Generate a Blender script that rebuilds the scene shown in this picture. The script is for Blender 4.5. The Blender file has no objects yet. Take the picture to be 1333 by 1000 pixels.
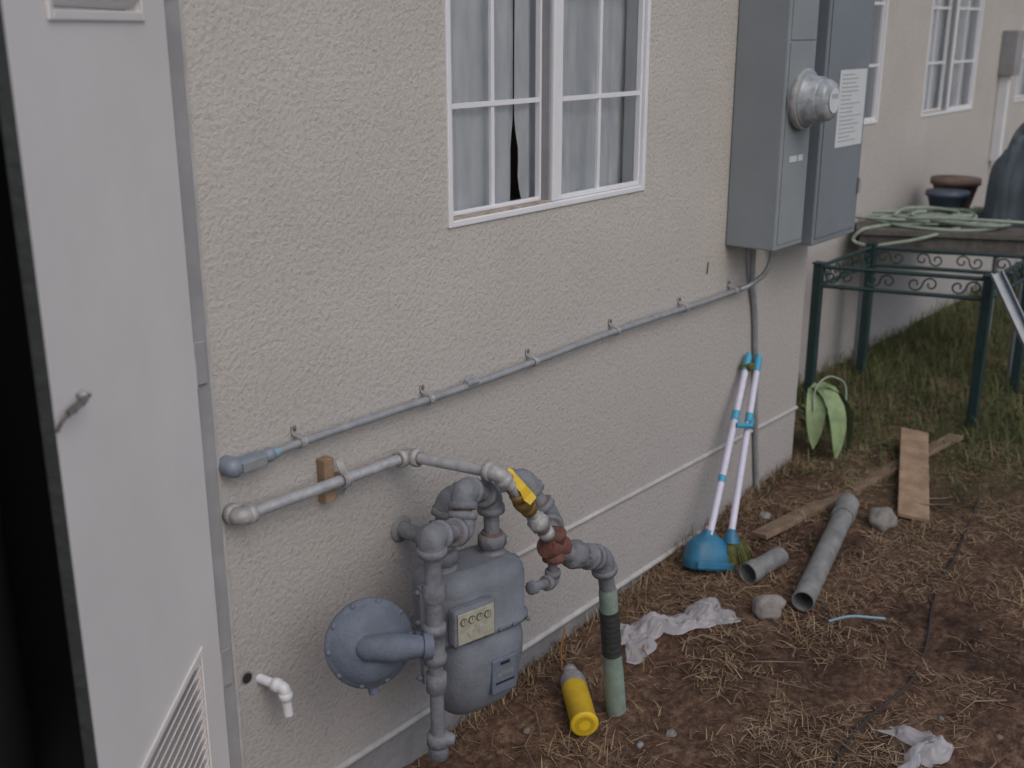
import bpy, math, random
import numpy as np
from mathutils import Vector, Matrix, Quaternion, noise
random.seed(7); np.random.seed(7)
scene=bpy.context.scene
V=Vector
# ------------------------------------------------------------------ materials
def mat(name,col,rough=.6,metal=0,var=.0,vscale=8,bump=0,bscale=60,col2=None,spec=.5,bdist=.01):
    m=bpy.data.materials.new(name);m.use_nodes=True
    nt=m.node_tree;n=nt.nodes;b=n['Principled BSDF']
    b.inputs['Base Color'].default_value=(*col,1);b.inputs['Roughness'].default_value=rough
    b.inputs['Metallic'].default_value=metal
    b.inputs['Specular IOR Level'].default_value=spec
    tc=n.new('ShaderNodeTexCoord')
    if var>0 or col2:
        ns=n.new('ShaderNodeTexNoise');ns.inputs['Scale'].default_value=vscale;ns.inputs['Detail'].default_value=4
        ns.inputs['Roughness'].default_value=.65
        nt.links.new(tc.outputs['Object'],ns.inputs['Vector'])
        cr=n.new('ShaderNodeValToRGB');cr.color_ramp.elements[0].position=.35;cr.color_ramp.elements[1].position=.68
        c2=col2 if col2 else tuple(c*(1-var) for c in col)
        cr.color_ramp.elements[0].color=(*c2,1);cr.color_ramp.elements[1].color=(*col,1)
        nt.links.new(ns.outputs['Fac'],cr.inputs['Fac']);nt.links.new(cr.outputs['Color'],b.inputs['Base Color'])
    if bump>0:
        n2=n.new('ShaderNodeTexNoise');n2.inputs['Scale'].default_value=bscale;n2.inputs['Detail'].default_value=2
        nt.links.new(tc.outputs['Object'],n2.inputs['Vector'])
        bp=n.new('ShaderNodeBump');bp.inputs['Strength'].default_value=bump;bp.inputs['Distance'].default_value=bdist
        nt.links.new(n2.outputs['Fac'],bp.inputs['Height']);nt.links.new(bp.outputs['Normal'],b.inputs['Normal'])
    return m
def stucco(name,cA,cB,cShade):
    m=bpy.data.materials.new(name);m.use_nodes=True;nt=m.node_tree;n=nt.nodes;L=nt.links;b=n['Principled BSDF']
    b.inputs['Roughness'].default_value=.92;b.inputs['Specular IOR Level'].default_value=.2
    tc=n.new('ShaderNodeTexCoord')
    a=n.new('ShaderNodeTexNoise');a.inputs['Scale'].default_value=1.6;a.inputs['Detail'].default_value=6;a.inputs['Roughness'].default_value=.66
    L.new(tc.outputs['Object'],a.inputs['Vector'])
    r=n.new('ShaderNodeValToRGB');r.color_ramp.elements[0].position=.3;r.color_ramp.elements[1].position=.7
    r.color_ramp.elements[0].color=(*cA,1);r.color_ramp.elements[1].color=(*cB,1);L.new(a.outputs['Fac'],r.inputs['Fac'])
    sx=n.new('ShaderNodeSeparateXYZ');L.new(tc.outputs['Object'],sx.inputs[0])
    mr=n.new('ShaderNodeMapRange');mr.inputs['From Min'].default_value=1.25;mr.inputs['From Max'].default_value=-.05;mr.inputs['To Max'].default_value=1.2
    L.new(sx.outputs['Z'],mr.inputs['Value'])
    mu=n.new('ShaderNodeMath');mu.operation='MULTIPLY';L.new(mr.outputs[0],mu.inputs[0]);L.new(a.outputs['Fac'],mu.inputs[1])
    mx=n.new('ShaderNodeMixRGB');L.new(mu.outputs[0],mx.inputs['Fac']);L.new(r.outputs['Color'],mx.inputs['Color1']);mx.inputs['Color2'].default_value=(*cShade,1)  # shade of the lower wall painted into the base colour, fading out upwards
    n1=n.new('ShaderNodeTexNoise');n1.inputs['Scale'].default_value=85;n1.inputs['Detail'].default_value=3;n1.inputs['Distortion'].default_value=.5;L.new(tc.outputs['Object'],n1.inputs['Vector'])
    # pores of the plaster are a little darker
    pr=n.new('ShaderNodeValToRGB');pr.color_ramp.elements[0].position=.32;pr.color_ramp.elements[1].position=.5
    pr.color_ramp.elements[0].color=(.88,.875,.87,1);pr.color_ramp.elements[1].color=(1,1,1,1);L.new(n1.outputs['Fac'],pr.inputs[0])
    ml=n.new('ShaderNodeMixRGB');ml.blend_type='MULTIPLY';ml.inputs[0].default_value=1;L.new(mx.outputs[0],ml.inputs[1]);L.new(pr.outputs[0],ml.inputs[2])
    L.new(ml.outputs[0],b.inputs['Base Color'])
    bp=n.new('ShaderNodeBump');bp.inputs['Strength'].default_value=.7;bp.inputs['Distance'].default_value=.006
    L.new(n1.outputs['Fac'],bp.inputs['Height']);L.new(bp.outputs['Normal'],b.inputs['Normal'])
    return m
M={}
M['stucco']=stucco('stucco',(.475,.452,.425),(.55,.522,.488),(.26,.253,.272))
M['found']=mat('concrete_foundation',(.25,.25,.26),.95,0,.3,9,.4,50)
M['trimline']=mat('screed_trim',(.49,.485,.48),.7,0,.25,14)
M['door']=mat('door_paint',(.80,.775,.765),.5,0,.07,2.5,.04,40)
M['doortrim']=mat('door_trim',(.34,.34,.355),.6,0,.2,8)
M['latch']=mat('weathered_spring',(.16,.155,.15),.6,.3,.3,60)
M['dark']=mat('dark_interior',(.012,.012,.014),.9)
M['room']=mat('room_interior',(.25,.25,.26),.9)
M['vinyl']=mat('white_vinyl',(.78,.79,.82),.45,0,.06,10)
M['track']=mat('dirty_track',(.48,.42,.36),.7,0,.4,30)
M['pipe']=mat('grey_painted_pipe',(.225,.235,.262),.68,0,.35,28,.25,120,spec=.35)
M['rust']=mat('rusty_fitting',(.20,.075,.05),.85,0,.5,40,.3,120,col2=(.10,.05,.045))
M['rustring']=mat('rust_thread',(.24,.16,.13),.8,0,.4,60)
M['galv']=mat('galvanised_steel',(.50,.51,.53),.45,.3,.3,40,.1,120)
M['galvfit']=mat('galvanised_fitting',(.46,.455,.455),.55,.2,.35,40,.15,120)
M['conduit']=mat('emt_conduit',(.38,.40,.42),.42,.3,.25,25)
M['conduitfit']=mat('conduit_body',(.24,.28,.34),.55,.1,.2,40)
M['meter']=mat('meter_case',(.19,.21,.245),.62,0,.30,12,.2,150,spec=.35)
M['meter2']=mat('regulator_case',(.15,.18,.235),.62,0,.3,16,.2,150,spec=.35)
M['dial']=mat('dial_plate',(.42,.41,.33),.6,0,.3,50)
M['black']=mat('black_plastic',(.02,.02,.022),.5)
M['brass']=mat('brass',(.38,.24,.09),.45,.6,.3,60)
M['yellow']=mat('yellow_paint',(.74,.50,.02),.5,0,.2,24)
M['yellow2']=mat('yellow_paint_shade',(.50,.33,.02),.5,0,.12,30)
M['greenpipe']=mat('green_coating',(.25,.33,.28),.65,0,.35,20,.15,90)
M['tape']=mat('black_tape',(.04,.045,.045),.6,0,.3,40,.3,60)
M['ebox']=mat('electrical_grey',(.27,.30,.32),.5,0,.12,4)
M['ebox2']=mat('electrical_grey_dark',(.21,.24,.27),.5,0,.12,4)
M['paper']=mat('paper_label',(.60,.63,.65),.8,0,.06,30)
M['ink']=mat('ink',(.38,.40,.43),.8)
M['meterglass']=mat('meter_glass',(.42,.45,.48),.15,.0,.4,30)
M['wood']=mat('scrap_wood',(.27,.19,.13),.85,0,.45,16,.3,60)
M['wood2']=mat('scrap_wood_pale',(.38,.26,.17),.85,0,.4,12,.3,60)
M['pole']=mat('white_pole',(.64,.63,.76),.45,0,.1,20)
M['cyan']=mat('cyan_plastic',(.05,.33,.50),.45)
M['palecyan']=mat('faded_blue_plastic',(.20,.34,.41),.6)
M['bluepan']=mat('blue_plastic',(.03,.18,.32),.45,0,.3,20)
M['olive']=mat('olive_bristles',(.17,.18,.06),.9,0,.5,80,.6,200)
M['pvc']=mat('white_pvc',(.70,.71,.75),.4,0,.1,30)
M['gpipe']=mat('abs_grey_pipe',(.25,.255,.25),.65,0,.4,18,.2,60)
M['rock']=mat('pale_rock',(.33,.31,.29),.9,0,.45,14,.5,40)
M['pebble']=mat('soil_pebble',(.20,.16,.135),.9,0,.4,14)
M['iron']=mat('wrought_iron',(.022,.050,.052),.55,0,.3,30)
M['deck']=mat('weathered_planks',(.15,.14,.125),.85,0,.4,18,.4,60)
M['hose']=mat('green_hose',(.32,.39,.32),.55,0,.25,30)
M['terra']=mat('terracotta',(.23,.16,.13),.85,0,.25,20)
M['bluepot']=mat('blue_pot',(.09,.12,.17),.5,0,.2,20)
M['alu']=mat('aluminium',(.34,.37,.40),.45,.4,.2,20)
M['leaf']=mat('pale_leaf',(.27,.37,.18),.55,0,.35,20,.1,60)
M['roof']=mat('roof_shingle',(.10,.09,.085),.9,0,.4,12,.5,30)
M['tarp']=mat('blue_grey_tarp',(.11,.14,.165),.7,0,.35,5,.3,14)
M['cable']=mat('dark_cable',(.035,.03,.028),.6)
M['orange']=mat('orange_wire',(.40,.17,.05),.6)
M['heater']=mat('heater_tank',(.05,.05,.055),.5)
m=bpy.data.materials.new('curtain_cloth');m.use_nodes=True;nt=m.node_tree;p_=nt.nodes['Principled BSDF']
p_.inputs['Roughness'].default_value=.95
tcn=nt.nodes.new('ShaderNodeTexCoord');mpn=nt.nodes.new('ShaderNodeMapping');mpn.inputs['Scale'].default_value=(30,30,8);nt.links.new(tcn.outputs['Object'],mpn.inputs[0])
wn=nt.nodes.new('ShaderNodeTexNoise');wn.inputs['Scale'].default_value=1;wn.inputs['Detail'].default_value=5
nt.links.new(mpn.outputs[0],wn.inputs['Vector']);wr=nt.nodes.new('ShaderNodeValToRGB')
wr.color_ramp.elements[0].position=.3;wr.color_ramp.elements[1].position=.7
wr.color_ramp.elements[0].color=(.70,.74,.78,1);wr.color_ramp.elements[1].color=(.90,.91,.93,1);nt.links.new(wn.outputs['Fac'],wr.inputs[0]);nt.links.new(wr.outputs[0],p_.inputs['Base Color'])
M['curtain']=m
g=bpy.data.materials.new('window_glass');g.use_nodes=True;nt=g.node_tree;nt.nodes.clear()
o=nt.nodes.new('ShaderNodeOutputMaterial');mx=nt.nodes.new('ShaderNodeMixShader');tr=nt.nodes.new('ShaderNodeBsdfTransparent');gl=nt.nodes.new('ShaderNodeBsdfGlossy')
tr.inputs[0].default_value=(.95,.96,.97,1);gl.inputs['Roughness'].default_value=.03;fr=nt.nodes.new('ShaderNodeFresnel');fr.inputs[0].default_value=1.5
nt.links.new(fr.outputs[0],mx.inputs[0]);nt.links.new(tr.outputs[0],mx.inputs[1]);nt.links.new(gl.outputs[0],mx.inputs[2]);nt.links.new(mx.outputs[0],o.inputs[0])
M['glass']=g
# ------------------------------------------------------------------ builder
def empty(name,parent=None):
    e=bpy.data.objects.new(name,None);scene.collection.objects.link(e)
    if parent:e.parent=parent
    return e
class B:
    def __init__(s): s.v=[];s.f=[];s.m=[];s.mats=[];s.sm=[]
    def mi(s,k):
        if k not in s.mats:s.mats.append(k)
        return s.mats.index(k)
    def add(s,vs,fs,k,smooth=False):
        o=len(s.v);s.v+=[tuple(v) for v in vs];i=s.mi(k)
        for f in fs:
            s.f.append(tuple(o+j for j in f));s.m.append(i);s.sm.append(smooth)
    def box(s,lo,hi,k,bev=0,mtx=None):
        c=[(lo[i]+hi[i])/2 for i in range(3)];h=[abs(hi[i]-lo[i])/2 for i in range(3)]
        if bev<=0:
            vs=[V((sx*h[0],sy*h[1],sz*h[2])) for sx in(-1,1) for sy in(-1,1) for sz in(-1,1)]
            fs=[(0,1,3,2),(4,6,7,5),(0,4,5,1),(2,3,7,6),(0,2,6,4),(1,5,7,3)]
        else:
            import bmesh
            bm=bmesh.new();bmesh.ops.create_cube(bm,size=1)
            for v in bm.verts:v.co=V((v.co.x*2*h[0],v.co.y*2*h[1],v.co.z*2*h[2]))
            bmesh.ops.bevel(bm,geom=bm.edges[:],offset=min(bev,.45*2*min(h)),segments=2,affect='EDGES',profile=.5)
            bm.verts.index_update();vs=[v.co.copy() for v in bm.verts];fs=[tuple(v.index for v in f.verts) for f in bm.faces];bm.free()
        C=V(c)
        vs=[v+C for v in vs]
        if mtx:vs=[mtx@v for v in vs]
        s.add(vs,fs,k)
    def tube(s,path,r,k,seg=14,caps=True):
        P=[V(p) for p in path];n=len(P)
        rs=r if isinstance(r,(list,tuple)) else [r]*n
        T=[]
        for i in range(n):
            a=P[max(i-1,0)];b=P[min(i+1,n-1)];t=(b-a)
            T.append(t.normalized() if t.length>1e-9 else V((0,0,1)))
        ref=V((0,0,1)) if abs(T[0].z)<.9 else V((1,0,0))
        N=T[0].cross(ref).normalized();vs=[]
        for i in range(n):
            if i>0:
                q=T[i-1].rotation_difference(T[i]);N=q@N
            Bn=T[i].cross(N).normalized()
            for j in range(seg):
                a=2*math.pi*j/seg
                vs.append(P[i]+(N*math.cos(a)+Bn*math.sin(a))*rs[i])
        fs=[]
        for i in range(n-1):
            for j in range(seg):
                fs.append((i*seg+j,i*seg+(j+1)%seg,(i+1)*seg+(j+1)%seg,(i+1)*seg+j))
        s.add(vs,fs,k,True)
        if caps:
            s.add(vs[:seg],[tuple(reversed(range(seg)))],k);s.add(vs[-seg:],[tuple(range(seg))],k)
    def lathe(s,org,axis,prof,k,seg=28):
        org=V(org);ax=V(axis).normalized()
        s.tube([org+ax*(h+i*1e-6) for i,(h,_) in enumerate(prof)],[max(r,1e-4) for _,r in prof],k,seg,caps=True)
    def ball(s,c,r,k,sc=(1,1,1),nz=0,seg=14,fr=3,seed=0):
        vs=[];fs=[];R_=seg//2+1;c=V(c)
        for i in range(R_):
            th=math.pi*i/(R_-1)
            for j in range(seg):
                ph=2*math.pi*j/seg
                d=V((math.sin(th)*math.cos(ph),math.sin(th)*math.sin(ph),math.cos(th)))
                rr=r*(1+nz*noise.noise(d*fr+V((seed,seed*2,0))))
                vs.append(c+V((d.x*sc[0],d.y*sc[1],d.z*sc[2]))*rr)
        for i in range(R_-1):
            for j in range(seg):
                fs.append((i*seg+j,(i+1)*seg+j,(i+1)*seg+(j+1)%seg,i*seg+(j+1)%seg))
        s.add(vs,fs,k,True)
    def obj(s,name,parent=None):
        me=bpy.data.meshes.new(name);me.from_pydata(s.v,[],s.f);me.update()
        for k in s.mats:me.materials.append(M[k])
        me.polygons.foreach_set('material_index',s.m);me.polygons.foreach_set('use_smooth',s.sm)
        ob=bpy.data.objects.new(name,me);scene.collection.objects.link(ob)
        if parent:ob.parent=parent
        return ob
def rnd(pts,br,seg=6):
    P=[V(p) for p in pts];out=[P[0]]
    for i in range(1,len(P)-1):
        a=(P[i-1]-P[i]);b=(P[i+1]-P[i]);r=min(br,a.length*.49,b.length*.49)
        A=P[i]+a.normalized()*r;C=P[i]+b.normalized()*r
        for j in range(seg+1):
            t=j/seg;out.append(A*(1-t)**2+P[i]*2*t*(1-t)+C*t*t)
    out.append(P[-1]);return out
def fitted(b,pts,r,k,kf=None,br=.035,fr=1.32,ring='rustring'):
    """threaded pipe run with elbow fittings at every corner"""
    kf=kf or k
    b.tube(rnd(pts,br),r,k,16)
    P=[V(p) for p in pts]
    def collar(c,d):
        d=d.normalized()
        b.tube([c-d*.009,c-d*.008,c+d*.008,c+d*.009],[r*fr*.98,r*fr*1.16,r*fr*1.16,r*fr*.98],kf,18)
        b.tube([c+d*.009,c+d*.012],[r*1.1,r*1.05],ring,16)
    for i in range(1,len(P)-1):
        a=P[i-1]-P[i];c=P[i+1]-P[i];L=br*1.05
        la=min(L,a.length*.5);lc=min(L,c.length*.5)
        A=P[i]+a.normalized()*la;C=P[i]+c.normalized()*lc
        b.tube(rnd([A,P[i],C],br*.95,8),r*fr,kf,18)
        collar(A,a);collar(C,c)
# ------------------------------------------------------------------ ground
def zg(x): return -.13 if x<2 else (.05 if x>4.1 else -.13+.18*(x-2)/2.1)
def zgn(x,y):
    d=math.hypot(x-4,y)
    z=zg(x)
    if d<14:
        z+=.022*noise.noise(V((x*2.3,y*2.3,0)))+.014*noise.noise(V((x*9,y*9,3)))+.007*noise.noise(V((x*28,y*28,7)))
    return z
def axis(a,b,step,far,gr=1.25):
    xs=list(np.arange(a,b+1e-6,step));s=step;x=xs[-1]
    while x<far:s*=gr;x+=s;xs.append(x)
    s=step;x=xs[0];pre=[]
    while x>-far:s*=gr;x-=s;pre.append(x)
    return list(reversed(pre))+xs
X=axis(1.4,5.6,.02,150);Y=axis(-2.0,.5,.02,150)
vs=[(x,y,zgn(x,y)) for y in Y for x in X];nx=len(X)
fs=[(j*nx+i,j*nx+i+1,(j+1)*nx+i+1,(j+1)*nx+i) for j in range(len(Y)-1) for i in range(nx-1)]
m=bpy.data.materials.new('dirt');m.use_nodes=True;nt=m.node_tree;n=nt.nodes;L=nt.links;b_=n['Principled BSDF'];b_.inputs['Roughness'].default_value=.95;b_.inputs['Specular IOR Level'].default_value=.1
tc=n.new('ShaderNodeTexCoord')
def nz(sc,det=8,ro=.65):
    a=n.new('ShaderNodeTexNoise');a.inputs['Scale'].default_value=sc;a.inputs['Detail'].default_value=det;a.inputs['Roughness'].default_value=ro;L.new(tc.outputs['Object'],a.inputs['Vector']);return a
def ramp(src,els):
    r=n.new('ShaderNodeValToRGB');e=r.color_ramp.elements
    while len(e)<len(els):e.new(.5)
    for i,(p,c) in enumerate(els):e[i].position=p;e[i].color=(*c,1)
    L.new(src,r.inputs['Fac']);return r
r1=ramp(nz(38,5).outputs['Fac'],[(.3,(.052,.034,.026)),(.5,(.118,.076,.056)),(.72,(.23,.165,.118))])
r2=ramp(nz(2.6,4).outputs['Fac'],[(.38,(.55,.52,.53)),(.62,(1.15,1.08,1.02))])
mm=n.new('ShaderNodeMixRGB');mm.blend_type='MULTIPLY';mm.inputs[0].default_value=1;L.new(r1.outputs[0],mm.inputs[1]);L.new(r2.outputs[0],mm.inputs[2])
sx=n.new('ShaderNodeSeparateXYZ');L.new(tc.outputs['Object'],sx.inputs[0])
mr=n.new('ShaderNodeMapRange');mr.inputs['From Min'].default_value=3.8;mr.inputs['From Max'].default_value=4.8;L.new(sx.outputs['X'],mr.inputs['Value'])
na=nz(3,3);mu=n.new('ShaderNodeMath');mu.operation='MULTIPLY';L.new(mr.outputs[0],mu.inputs[0]);L.new(na.outputs['Fac'],mu.inputs[1])
m3=n.new('ShaderNodeMixRGB');L.new(mu.outputs[0],m3.inputs[0]);L.new(mm.outputs[0],m3.inputs[1]);m3.inputs[2].default_value=(.06,.075,.03,1)
L.new(m3.outputs[0],b_.inputs['Base Color'])
bp=n.new('ShaderNodeBump');bp.inputs['Strength'].default_value=.8;bp.inputs['Distance'].default_value=.012;L.new(nz(60,3).outputs['Fac'],bp.inputs['Height']);L.new(bp.outputs[0],b_.inputs['Normal'])
M['ground']=m
gb=B();gb.add(vs,fs,'ground',True);gb.obj('ground')
def blademat(name,cols,rough=.8):
    m=bpy.data.materials.new(name);m.use_nodes=True;nt=m.node_tree;n=nt.nodes
    ge=n.new('ShaderNodeNewGeometry');r=n.new('ShaderNodeValToRGB');e=r.color_ramp.elements
    while len(e)<len(cols):e.new(.5)
    for i,c in enumerate(cols):e[i].position=i/(len(cols)-1);e[i].color=(*c,1)
    nt.links.new(ge.outputs['Random Per Island'],r.inputs[0]);nt.links.new(r.outputs[0],n['Principled BSDF'].inputs['Base Color'])
    n['Principled BSDF'].inputs['Roughness'].default_value=rough;n['Principled BSDF'].inputs['Specular IOR Level'].default_value=.2
    return m
M['straw']=blademat('dry_straw',[(.10,.062,.042),(.19,.125,.078),(.29,.205,.13),(.38,.29,.18),(.14,.09,.062)])
M['grass']=blademat('green_grass',[(.055,.080,.030),(.075,.110,.038),(.11,.14,.055),(.20,.185,.095),(.07,.10,.035),(.14,.14,.07)])
def blades(name,pts,lmin,lmax,w,up,key):
    vs=[];fs=[]
    for (x,y,sc) in pts:
        z=zgn(x,y);a=random.uniform(0,2*math.pi);l=random.uniform(lmin,lmax)*sc
        e=random.uniform(*up);d=V((math.cos(a)*math.cos(e),math.sin(a)*math.cos(e),math.sin(e)))
        e2=e-random.uniform(.1,.9);d2=V((math.cos(a+random.uniform(-.4,.4))*math.cos(e2),math.sin(a)*math.cos(e2),max(math.sin(e2),-.15 if e<.3 else -.5)))
        s=V((-math.sin(a),math.cos(a),random.uniform(-.3,.3)))*w*.5*random.uniform(.6,1.3)
        p=V((x,y,z-.001+random.uniform(0,.010)));q=p+d*l*.55;t=q+d2*l*.45
        o=len(vs);vs+=[p-s,p+s,q+s*.8,q-s*.8,t];fs+=[(o,o+1,o+2,o+3),(o+3,o+2,o+4)]
    b=B();b.add(vs,fs,key);return b.obj(name)
def wallY(x): return 0 if x<4.23 else .45
pts=[]
while len(pts)<38000:
    x=1.6+abs(random.random()**.85)*5.4;y=random.uniform(-2.0,.42)
    if y>wallY(x)-.01:continue
    dn=noise.noise(V((x*2.6,y*2.6,5)))+.6*noise.noise(V((x*8,y*8,1)))
    if random.random()<.46+dn*1.9:pts.append((x,y,1))
blades('dry_straw',pts,.022,.080,.0027,(-.05,.35),'straw')
pts=[]
def gd(x,y):
    v=(x-4.0)*.85+ .50*noise.noise(V((x*2.4,y*2.4,9)))+.32*noise.noise(V((x*6,y*6,2)))
    if y<-.75:v-=( -.75-y)*.7
    return v
while len(pts)<38000:
    x=3.5+random.random()**1.2*6.5;y=random.uniform(-2.4,.44)
    if y>wallY(x)-.01:continue
    g_=gd(x,y)
    if random.random()<g_*1.15:pts.append((x,y,min(1,.45+g_*.5)*random.choice((.5,.8,1,1.3))))
blades('green_grass',pts,.04,.14,.0040,(.4,1.5),'grass')
pts=[]
for i in range(60):
    cx=random.uniform(1.9,4.2);cy=random.uniform(-1.6,-.02);k=random.randint(8,26)
    for j in range(k):pts.append((cx+random.gauss(0,.03),min(cy+random.gauss(0,.03),-.01),random.uniform(.6,1.2)))
for i in range(1300):
    x=random.uniform(2.0,4.2);pts.append((x,-abs(random.gauss(0,.03))-.005,random.uniform(.5,1.1)))
blades('weed_tufts',pts,.03,.09,.003,(.4,1.4),'straw')
b=B()
for i in range(70):
    x=random.uniform(1.9,4.6);y=random.uniform(-1.7,-.03);r=random.choice((.005,.007,.009,.013))*random.uniform(.7,1.3)
    b.ball((x,y,zgn(x,y)+r*.1),r,random.choice(('pebble','pebble','found')),(1,random.uniform(.6,1),.6),.4,8,2,i)
b.obj('pebbles')
# ------------------------------------------------------------------ house
house=empty('stucco_house')
def wall(b,x0,x1,z0,z1,y,ops,k,rev=.10):
    xs=sorted({x0,x1,*[o[0] for o in ops],*[o[1] for o in ops]});zs=sorted({z0,z1,*[o[2] for o in ops],*[o[3] for o in ops]})
    for i in range(len(xs)-1):
        for j in range(len(zs)-1):
            cx=(xs[i]+xs[i+1])/2;cz=(zs[j]+zs[j+1])/2
            if any(o[0]<cx<o[1] and o[2]<cz<o[3] for o in ops):continue
            b.add([(xs[i],y,zs[j]),(xs[i+1],y,zs[j]),(xs[i+1],y,zs[j+1]),(xs[i],y,zs[j+1])],[(0,1,2,3)],k)
    for a,c,d,e in ops:
        b.add([(a,y,d),(c,y,d),(c,y,e),(a,y,e),(a,y+rev,d),(c,y+rev,d),(c,y+rev,e),(a,y+rev,e)],[(0,4,5,1),(1,5,6,2),(2,6,7,3),(3,7,4,0)],k)
WIN=(2.10,3.00,1.32,2.22);DOOR=(.61,1.31,.03,2.12)
FW=[(5.10,5.96,1.32,2.22),(6.60,7.47,1.31,2.21),(8.35,9.25,1.31,2.21)]
b=B()
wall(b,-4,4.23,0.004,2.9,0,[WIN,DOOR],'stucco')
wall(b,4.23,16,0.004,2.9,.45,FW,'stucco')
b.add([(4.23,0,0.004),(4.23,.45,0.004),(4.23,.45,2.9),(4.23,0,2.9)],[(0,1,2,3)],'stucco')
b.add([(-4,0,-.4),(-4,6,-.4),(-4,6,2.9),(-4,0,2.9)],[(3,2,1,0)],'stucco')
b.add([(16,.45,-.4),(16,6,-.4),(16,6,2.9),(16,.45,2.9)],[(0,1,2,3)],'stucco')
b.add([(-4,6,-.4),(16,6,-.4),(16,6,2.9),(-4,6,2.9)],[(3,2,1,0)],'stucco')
b.obj('stucco_walls',house)
b=B()
b.box((-4,.006,-.5),(4.225,.2,.004),'found');b.box((4.0,.456,-.5),(16,.7,.004),'found')
b.obj('foundation',house)
b=B()
b.tube([(1.36,-.003,0),(4.235,-.003,0)],.0105,'trimline',8)
b.tube([(1.98,-.001,.325),(4.235,-.001,.292)],.0085,'trimline',8)
b.tube([(4.24,.445,0),(16,.445,0)],.009,'trimline',8)
b.obj('weep_screed',house)
b=B()
b.box((-4.1,-.08,2.9),(4.3,6.1,3.0),'roof');b.box((4.302,.37,2.9),(16.1,6.1,3.0),'roof')
b.add([(-4.1,-.08,3.0),(16.1,-.08,3.0),(16.1,3,3.9),(-4.1,3,3.9),(-4.1,6.1,3.0),(16.1,6.1,3.0)],[(0,1,2,3),(3,2,5,4),(0,3,4),(1,5,2)],'roof')
b.obj('roof',house)
b=B()
def room(x0,x1,y0,y1,z0,z1,k):
    v=[(x0,y0,z0),(x1,y0,z0),(x1,y1,z0),(x0,y1,z0),(x0,y0,z1),(x1,y0,z1),(x1,y1,z1),(x0,y1,z1)]
    b.add(v,[(0,1,2,3),(4,7,6,5),(2,6,7,3),(1,5,6,2),(0,3,7,4)],k)
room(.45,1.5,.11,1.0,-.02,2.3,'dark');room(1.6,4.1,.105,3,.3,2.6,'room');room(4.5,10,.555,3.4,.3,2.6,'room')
b.obj('interior_rooms',house)
def window(nm,x0,x1,z0,z1,y,seed,gap=None):
    w=empty(nm,house);b=B();ft=.017
    mid=(x0+x1)/2;W_=x1-x0
    Y0,Y1=y-.006,y+.07
    b.box((x0,Y0,z0),(x0+ft,Y1,z1),'vinyl',.003);b.box((x1-ft,Y0,z0),(x1,Y1,z1),'vinyl',.003)
    b.box((x0+ft,Y0,z0),(x1-ft,Y1,z0+ft),'vinyl',.003);b.box((x0+ft,Y0,z1-ft),(x1-ft,Y1,z1),'vinyl',.003)
    def sash(a,c,yy,st,sr=None):
        sr=sr or st
        lo,hi=z0+ft+.001,z1-ft-.001
        b.box((a,yy-.010,lo),(a+st,yy+.010,hi),'vinyl',.003);b.box((c-sr,yy-.010,lo),(c,yy+.010,hi),'vinyl',.003)
        b.box((a+st,yy-.009,lo),(c-sr,yy+.009,lo+.012),'vinyl',.002);b.box((a+st,yy-.009,hi-.012),(c-sr,yy+.009,hi),'vinyl',.002)
        mx_=(a+c)/2
        zs=[z0+(z1-z0)*t for t in (.325,.66)]
        b.box((mx_-.0065,yy-.004,lo+.012),(mx_+.0065,yy+.004,hi-.012),'vinyl')
        for zz in zs:
            b.box((a+st,yy-.0065,zz-.0065),(c-sr,yy-.0025,zz+.0065),'vinyl')
        b.add([(a+st,yy+.006,lo+.01),(c-sr,yy+.006,lo+.01),(c-sr,yy+.006,hi-.01),(a+st,yy+.006,hi-.01)],[(0,1,2,3)],'glass')
    sash(x0+ft+.001,mid-.028,y+.040,.008)
    b.box((mid-.028,y+.006,z0+ft+.001),(mid-.021,y+.0335,z1-ft-.001),'doortrim')
    b.box((mid-.020,y-.003,z0+ft+.001),(mid+.002,y+.0335,z1-ft-.001),'vinyl',.003)
    sash(mid+.004,x1-ft-.001,y+.014,.028,.010)
    b.box((x0+ft+.002,y-.002,z0+ft),(mid-.030,y+.026,z0+ft+.006),'track')
    b.obj('frame',w)
    c=B();rr=random.Random(seed)
    gx=x0+W_*.395
    pieces=[(x0-.02,gx+.002,1),(gx-.004,x1+.05,-1)] if gap else [(x0-.02,x1+.05,0)]
    for ci,(a,e,sd_) in enumerate(pieces):
        N=200;vs=[];fs=[];ph=rr.uniform(0,6);NJ=30
        for j in range(NJ):
            t=j/(NJ-1);z=z0-.1+(z1-z0+.2)*t
            # wedge opening between the two panels, closed above the first muntin
            k=max(0,min(1,(z0+.27-z)/.17));k=k*k*(3-2*k);k*=.80+.20*math.sin(z*30)
            for i in range(N):
                u=i/(N-1);xx=a+(e-a)*u
                if sd_==1:xx-=.020*k*u**6
                if sd_==-1:xx+=.034*k*(1-u)**10
                yy=y+.070+.004*ci+.005*math.sin(xx*85+ph+.8*math.sin(xx*23))*(1.1-.4*t)+.006*math.sin(xx*33+ph*2+t)
                vs.append((xx,yy,z))
        for j in range(NJ-1):
            for i in range(N-1):fs.append((j*N+i,j*N+i+1,(j+1)*N+i+1,(j+1)*N+i))
        c.add(vs,fs,'curtain',True)
    c.obj('curtains',w)
window('sliding_window',*WIN,0,1,True)
for i,f in enumerate(FW):window('sliding_window',*f,.45,5+i)
b=B()
b.box((1.314,-.012,.03),(1.352,.0,2.16),'doortrim',.003)
b.box((1.302,-.004,.03),(1.3135,.06,2.12),'black')  # black strip painted in for the shaded gap between door and jamb
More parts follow.
